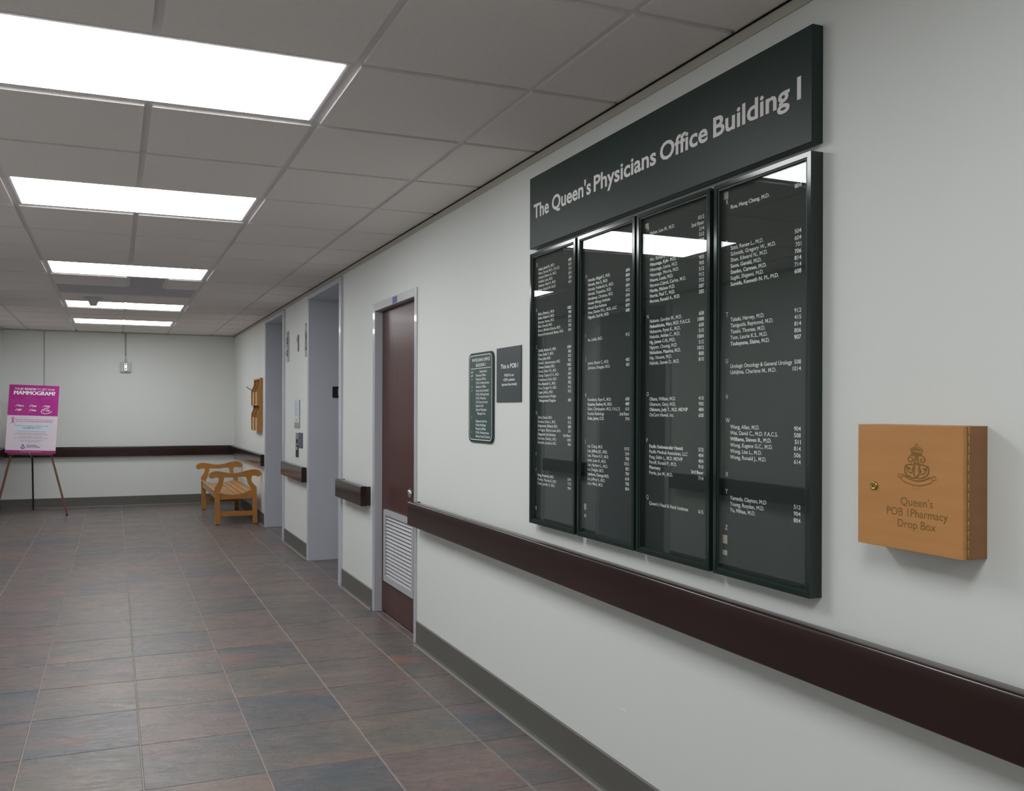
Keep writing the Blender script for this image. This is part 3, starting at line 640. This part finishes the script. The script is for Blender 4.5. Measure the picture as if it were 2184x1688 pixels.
# floor numeral, raised
bm = bmesh.new(); n0, n1 = 5.558, 5.652        # outline drawn from the foot of the stem
prism(bm, [(n0+0.006, 1.947), (n0+0.052, 1.947), (n0+0.052, 2.058), (n1, 2.048), (n1, 2.078), (n0+0.062, 2.098), (n0+0.045, 2.110), (n0+0.006, 2.110)], 0, WX-0.0045, WX-0.0005)
tag(build('floor_numeral', bm, black_m), 'raised black number 1 on the wall between the lifts', 'numeral')
nt_ = tag(empty('notice_holder', (WX-0.005, 5.63, 1.2)), 'white paper notice in a clear holder above the lift call plate', 'notice')
bx('holder', WX-0.006, WX-0.0005, 5.504, 5.756, 1.202, 1.476, greypl_m, nt_, 0.001)
bx('paper', WX-0.0075, WX-0.0061, 5.53, 5.752, 1.256, 1.474, paper_m, nt_)
P = wall_print(WX-0.0075)
for k in range(9): P.rect(-5.73, -5.60+0.03*((k*5) % 3)/2, 1.452-k*0.016, 1.4565-k*0.016)
P.rect(-5.66, -5.62, 1.268, 1.29); P.make('print', mat('pale_ink', S(150, 166, 196), 0.7), nt_)
cp_ = tag(empty('call_plate', (WX-0.005, 5.625, 0.919)), 'narrow lift call plate, steel above and black below, between the lifts', 'call button')
bx('upper_plate', WX-0.007, WX-0.0005, 5.567, 5.683, 1.035, 1.157, steel_m, cp_, 0.001)
bx('lower_plate', WX-0.007, WX-0.0005, 5.567, 5.683, 0.919, 1.034, black_m, cp_, 0.001)
bx('button', WX-0.012, WX-0.0071, 5.60, 5.645, 1.055, 1.095, black_m, cp_, 0.002)
bx('white_mark', WX-0.0085, WX-0.0071, 5.605, 5.640, 0.988, 1.02, paper_m, cp_)
sg = tag(empty('instruction_sign', (WX-0.004, 5.455, 1.014)), 'small dark blue instruction sign beside the lift call plate', 'sign')
px('plate', rr_pts(5.372, 5.537, 1.014, 1.161, 0.008, 3), 0, WX-0.006, WX-0.0005, navy_m, sg)
P = wall_print(WX-0.006)
for z, a, b in ((1.137, .03, .09), (1.127, .04, .075), (1.092, .02, .13), (1.077, .03, .12), (1.064, .05, .11), (1.04, .03, .12), (1.028, .05, .1)): P.rect(-5.53+a, -5.53+b, z, z+0.004)
P.make('print', greypl_m, sg)
sg = tag(empty('jamb_sign', (0.62, 5.046, 1.49)), 'black plate with a pale numeral inside the nearer lift doorway', 'sign')
px('plate', rr_pts(0.556, 0.664, 1.493, 1.597, 0.006, 3), 1, 5.0445, 5.0495, black_m, sg)
P = Print((0, 5.0445, 0), (1, 0, 0), (0, 0, 1)); P.text('1', 0.605, 1.515, 0.06, bold=0.0); P.make('numeral', greypl_m, sg)

# ---------------------------------------------------------------- literature rack
ry0, ry1 = 7.69, 8.15
rk = tag(empty('brochure_rack', (0.315, (ry0+ry1)/2, 1.12)), 'small oak brochure rack on the wall above the bench', 'brochure rack')
prof = [(WX-0.0005, 1.122), (0.282, 1.122), (0.28, 1.30)]+smooth_pts([(0.28, 1.31), (0.284, 1.34), (0.302, 1.375), (0.306, 1.40), (0.304, 1.425)], 2)+[(0.28, 1.43), (0.279, 1.59)]+smooth_pts([(0.279, 1.60), (0.282, 1.63), (0.306, 1.665), (0.312, 1.70)], 2)+[(0.313, 1.764), (WX-0.0005, 1.764)]
for yy, nm in ((ry0, 'side_panel'), (ry1-0.014, 'side_panel'), ((ry0+ry1)/2-0.007, 'divider')): px(nm, prof, 1, yy, yy+0.014, rack_m, rk)
bx('back_panel', 0.338, WX-0.0006, ry0+0.0145, ry1-0.0145, 1.123, 1.763, rack_m, rk)
mid = (ry0+ry1)/2
for z in (1.122, 1.43):
    for a, b in ((ry0+0.0145, mid-0.0075), (mid+0.0075, ry1-0.0145)):
        bx('pocket_floor', 0.285, 0.3375, a, b, z+0.001, z+0.013, rack_m, rk)
        for q in (0.06,): bx('pocket_slat', 0.281, 0.2848, a+(b-a)*q, a+(b-a)*(q+0.5), z+0.0005, z+0.165, racklip_m, rk)
bx('top_bar', 0.314, 0.3375, ry0+0.0145, mid-0.0075, 1.745, 1.76, racklip_m, rk); bx('top_bar', 0.314, 0.3375, mid+0.0075, ry1-0.0145, 1.745, 1.76, racklip_m, rk)
bm = bmesh.new(); bar(bm, (0.272, 8.0, 1.607), (0.205, 8.02, 1.66), 0.09, 0.004, (0, 1, 0)); tag(build('brochure', bm, greypl_m), 'grey brochure leaning out of the upper pocket of the rack', 'brochure', 'brochures in the rack')
bm = bmesh.new(); bar(bm, (0.3105, 8.03, 1.447), (0.296, 8.03, 1.62), 0.075, 0.004, (0, 1, 0)); tag(build('brochure', bm, orange_m), 'orange brochure standing in the upper far pocket of the rack', 'brochure', 'brochures in the rack')

# ---------------------------------------------------------------- bench
by0, by1 = 7.745, 9.44; th = 0.045
bn = tag(empty('bench', (0.04, (by0+by1)/2, 0)), 'golden teak backless bench with scrolled arms against the right wall', 'bench')
def bp(a, b): p = PY(410+a/10.55, 970+b/10.55, 7.765); return (p.x-0.006, p.z)
arm = smooth_pts([bp(*q) for q in [(375, 480), (400, 415), (480, 382), (560, 370), (700, 390), (870, 420), (1000, 415), (1150, 385), (1300, 340), (1420, 328), (1520, 350), (1565, 400), (1560, 460), (1520, 490), (1470, 490), (1410, 468), (1352, 480), (1230, 500), (1170, 492), (1050, 505), (950, 520), (850, 515), (770, 515), (640, 530), (560, 515), (500, 525), (450, 545), (400, 530)]], 2, True)
legR = [bp(1352, 482)]+smooth_pts([bp(*q) for q in [(1350, 490), (1335, 530), (1340, 590), (1370, 640), (1440, 710)]], 2)+[bp(1455, 740), (bp(1475, 1530)[0], 0.008), (bp(1372, 1530)[0], 0.008), bp(1357, 800)]+smooth_pts([bp(*q) for q in [(1340, 760), (1290, 690), (1265, 640), (1245, 560), (1225, 505)]], 2)
legL = [bp(725, 520)]+smooth_pts([bp(*q) for q in [(720, 560), (705, 620), (690, 700), (650, 790)]], 2)+[bp(625, 850), (bp(637, 1570)[0], 0.008), (bp(527, 1570)[0], 0.008), bp(511, 790)]+smooth_pts([bp(*q) for q in [(515, 740), (560, 680), (600, 620), (615, 570), (605, 530)]], 2)
for a in (by0, by1-th):
    px('armrest', arm, 1, a, a+th, bench_m, bn)
    for lg in (legR, legL):
        l_ = px('leg', [(x, z) for x, z in lg], 1, a+0.001, a+th-0.001, bench_m, bn)
        xs_ = [x for x, z in lg if z < 0.02]; bx('foot_pad', min(xs_)+0.002, max(xs_)-0.002, a+0.003, a+th-0.003, 0.0003, 0.008, foot_m, l_)
xL, xR = bp(637, 1400)[0], bp(1372, 1400)[0]
for a in (by0, by1-th):
    bx('stretcher', xL, xR, a+0.01, a+th-0.01, 0.104, 0.160, bench_m, bn, 0.002)
    sc_ = [(xL, 0.352), (xL, 0.318), (xR, 0.322), (xR, 0.392)]
    px('seat_bearer', [(xL, 0.306), (xR, 0.312)]+[(x_, z_-0.0185) for x_, z_ in (bp(1370, 800), bp(1300, 815), bp(1235, 836), bp(1120, 870), bp(995, 889), bp(870, 895), bp(740, 881), bp(650, 858))]+[(xL, bp(640, 852)[1]-0.0185)], 1, a+0.006, a+th-0.006, bench_m, bn)
bx('front_rail', bp(527, 1000)[0]+0.006, bp(527, 1000)[0]+0.03, by0+th, by1-th, 0.315, 0.405, bench_m, bn, 0.003)
bx('back_rail', bp(1465, 1000)[0]-0.03, bp(1465, 1000)[0]-0.006, by0+th, by1-th, 0.315, 0.395, bench_m, bn, 0.003)
tops = [((515, 800), (612, 838)), ((620, 846), (735, 880)), ((745, 882), (862, 894)), ((874, 895), (988, 890)), ((1002, 888), (1112, 872)), ((1126, 868), (1228, 838)), ((1242, 832), (1348, 792))]
for i, (qa, qb) in enumerate(tops):
    (ax_, az), (bx_, bz) = bp(*qa), bp(*qb); d_ = Vector((bx_-ax_, bz-az)).normalized(); t_ = 0.017
    pts = [(ax_, az), (bx_, bz), (bx_+d_.y*t_, bz-d_.x*t_), (ax_+d_.y*t_, az-d_.x*t_)]
    e0, e1 = (by0+0.002, by1-0.002) if 0 < i < 6 else (by0+th+0.001, by1-th-0.001)
    if i == 6: pts = [(x-0.004, z) for x, z in pts]
    px('seat_slat', pts, 1, e0, e1, slat_m, bn, 0.002)

# ---------------------------------------------------------------- easel and poster
es = tag(empty('easel', (-2.33, 9.6, 0)), 'thin brown wooden tripod easel holding the magenta poster', 'easel')
top = Vector((-2.36, 9.70, 1.66))
bm = bmesh.new(); bar(bm, (-1.9, 9.352, 0.012), top+Vector((0.03, -0.005, 0)), 0.026, 0.02); lg = build('leg', bm, easel_m, es)
bm = bmesh.new(); bar(bm, (-2.742, 9.352, 0.012), top+Vector((-0.03, -0.005, 0)), 0.026, 0.02); build('leg', bm, easel_m, es)
bm = bmesh.new(); bar(bm, (-2.364, 10.16, 0.012), top+Vector((0, 0.03, 0)), 0.022, 0.026); build('leg', bm, easelb_m, es)
for x, y in ((-1.9, 9.352), (-2.742, 9.352), (-2.364, 10.16)): bx('foot_cap', x-0.014, x+0.014, y-0.012, y+0.012, 0.0003, 0.016, foot_m, es)
bl, br, tl = PY(10, 966, 9.49), PY(118, 968, 9.44), PY(13.5, 820, 9.64)
ex = (br-bl).normalized(); ey = (tl-bl); ey = (ey-ex*ey.dot(ex)).normalized(); PW, PH = (br-bl).length, (tl-bl).length; nn = ex.cross(ey)
bm = bmesh.new(); q = bl+ex*PW/2-ey*0.012-nn*0.004
bar(bm, q-ex*(PW/2-0.04), q+ex*(PW/2-0.03), 0.022, 0.05, ey); build('tray', bm, easel_m, es)
bm = bmesh.new(); lathe(bm, [(0.006, 0), (0.006, 0.014)], q+nn*0.026, nn, 10); build('tray_screw', bm, chrome_m, es)
bm = bmesh.new(); bar(bm, q-ey*0.012, (-2.335, 9.93, 0.70), 0.004, 0.004); build('stay', bm, chrome_m, es)
po = tag(empty('poster', tuple(bl+ex*PW/2)), 'magenta and white mammogram poster board standing on the easel', 'poster')
def pbox(name, x0, x1, y0, y1, d0, d1, material):
    bm = bmesh.new(); vs = [bm.verts.new(bl+ex*x+ey*y+nn*d) for d in (d0, d1) for x, y in ((x0, y0), (x1, y0), (x1, y1), (x0, y1))]
    for f in ((0, 3, 2, 1), (4, 5, 6, 7), (0, 1, 5, 4), (1, 2, 6, 5), (2, 3, 7, 6), (3, 0, 4, 7)): bm.faces.new([vs[i] for i in f])
    return build(name, bm, material, po)
pbox('board', 0, PW, 0, PH, -0.006, 0, pwhite_m)
U = PH/1450.0                              # poster print, measured on a 1060 x 1450 sheet
SX = PW/1060.0
pbox('magenta_panel', 0, PW, 795*U, PH, 0.0001, 0.0006, mag_m); pbox('foot_band', 0, PW, 0, 58*U, 0.0001, 0.0006, magdark_m)
pbox('phone_panel', 165*SX, 920*SX, 478*U, 600*U, 0.0001, 0.0005, pblue_m)
P = Print(bl, ex, ey, 0.0008)
for poly in ([(1055, 1200), (1055, 1120), (880, 1150), (700, 1125), (640, 1150), (760, 1210)], [(300, 1120), (420, 1060), (560, 1070), (600, 1150), (540, 1215), (470, 1235), (390, 1225), (340, 1180)], [(60, 1115), (300, 1120), (340, 1060), (180, 1075), (60, 1060)], [(420, 1050), (560, 1060), (600, 900), (460, 860), (380, 930)]):
    P.put([(x*SX, y*U) for x, y in poly], [tuple(range(len(poly)-1, -1, -1))])
P.make('photo_tint', mat('poster_magenta_light', S(182, 52, 148), 0.45), po)
def PR(): return Print(bl, ex, ey, 0.0012)
def line(t, x0, x1, y, cap, m_, bold=0.0, nm='print_line'):
    P = PR(); P.text(t, x0*SX, y*U, cap*U, width=(x1-x0)*SX, bold=bold if bold <= 0.02 else 0, heavy=bold if bold > 0.02 else 0); P.make(nm, m_, po)
line('THE', 115, 215, 1342, 44, white_m); line('#1 REASON', 235, 565, 1342, 46, white_m, 0.04); line('TO GET YOUR', 590, 965, 1342, 44, white_m)
line('MAMMOGRAM?', 108, 975, 1240, 80, white_m, 0.05, 'title')
for t, x, y, wd in (('Mom', 210, 985, 120), ('Dad', 500, 985, 95), ('Kids', 790, 985, 95), ('BFF', 210, 893, 80), ('Pets', 500, 893, 95), ('YOU', 790, 893, 95)):
    P = PR(); P.text(t, x*SX, y*U, 38*U, width=wd*SX, bold=0.025); P.stroke([((x-55)*SX, (y+18)*U), ((x-42)*SX, y*U), ((x-15)*SX, (y+46)*U)], 9*U); P.make('check_item', white_m, po)
P = PR(); P.stroke(smooth_pts([(x*SX, y*U) for x, y in [(860, 962), (780, 955), (712, 920), (700, 880), (730, 850), (800, 840), (880, 860), (930, 900)]], 2), 11*U); P.make('circle_mark', white_m, po)
P = PR(); P.stroke(smooth_pts([(x*SX, y*U) for x, y in [(90, 620), (125, 680), (145, 730), (120, 760), (95, 730), (115, 680), (155, 625)]], 2), 13*U); P.make('ribbon_emblem', inkpink_m, po)
line('More than 1,100 women in Hawaii will be diagnosed with', 170, 985, 700, 20, ink_m); line('breast cancer this year.', 180, 490, 662, 20, ink_m); line('Early diagnosis saves lives.', 505, 965, 662, 22, inkpink_m, 0.02)
line('Schedule your mammogram appointment today.', 170, 880, 568, 20, inkblue_m); line('Call 808-691-7171', 340, 715, 517, 32, ink_m, 0.01)
line('MAMMOGRAMS AVAILABLE AT THESE CONVENIENT LOCATIONS', 235, 825, 450, 13, ink_m)
for (a, x0, x1, y) in (("The Queen's Medical Center - Women's Health Center", 215, 840, 410), ('Mon. - Fri. 7:00 am to 5:00 pm | Sat. 8:00 am to 1:00 pm', 170, 880, 382), ("The Queen's Medical Center - West Oahu", 285, 760, 338), ('Mon. - Fri. 7:00 am to 5:00 pm | Sat. 8:00 am to 12:00 pm', 160, 885, 310), ("Queen's Health Care Centers - Hawaii Kai", 280, 765, 264), ('Mon. - Fri. 8:00 am to 5:00 pm', 330, 715, 236)): line(a, x0, x1, y, 16, ink_m)
line("THE QUEEN'S", 440, 660, 152, 22, inkblue_m, 0.02); line('HEALTH SYSTEMS', 440, 720, 118, 22, inkblue_m, 0.02)
line('mammogram.queenshealthcaresystems.org', 315, 770, 24, 16, pwhite_m)
P = PR()
for q in ([(365, 185), (345, 150), (330, 120), (365, 100), (400, 120), (385, 150), (365, 185)], [(315, 115), (365, 85), (415, 115)], [(350, 150), (380, 150)]): P.stroke([(x*SX, y*U) for x, y in q], 11*U)
P.make('crest_emblem', inkblue_m, po)

# ---------------------------------------------------------------- far wall fittings
al = tag(empty('alarm_strobe', (-1.177, FY-0.03, 1.906)), 'small white strobe box on a conduit, high on the far wall', 'alarm')
bx('box', -1.247, -1.107, FY-0.05, FY-0.0005, 1.912, 2.052, alarm_m, al, 0.004)
bx('lens', -1.199, -1.155, FY-0.064, FY-0.0505, 1.925, 2.04, chrome_m, al, 0.006)
for z in (2.02, 1.955):
    bm = bmesh.new(); lathe(bm, [(0.014, 0), (0.012, -0.006), (0.004, -0.01)], (-1.177, FY-0.064, z), (0, 1, 0), 14); build('lamp', bm, paper_m, al, True)
px('fitting', [(-1.197, 2.053), (-1.157, 2.053), (-1.169, 2.14), (-1.185, 2.14)], 1, FY-0.02, FY-0.0005, beige_m, al)
bm = bmesh.new(); lathe(bm, [(0.0095, 0), (0.0095, 2.462-2.14)], (-1.177, FY-0.0105, 2.1405), (0, 0, 1), 12); build('conduit', bm, conduit_m, al, True)
tag(bx('cable_cover', -2.243, -2.238, FY-0.006, FY-0.0005, RT+0.005, 2.46, mat('cable_grey', S(120, 122, 120), 0.6)), 'thin vertical grey cable cover on the far wall behind the poster', 'cable')

# paint chips on the right wall
for (u, v, a, b) in ((1087, 1460, .006, .004), (1147, 1459, .003, .004), (1330, 1514, .016, .004), (974, 1347, .003, .003), (1317, 1612, .005, .004), (1146, 1487, .003, .004)):
    p = PX(u, v, WX); bx('paint_chip', WX-0.0006, WX-0.0001, p.y-a, p.y+a, p.z-b/2, p.z+b/2, chip_m, wall_r)
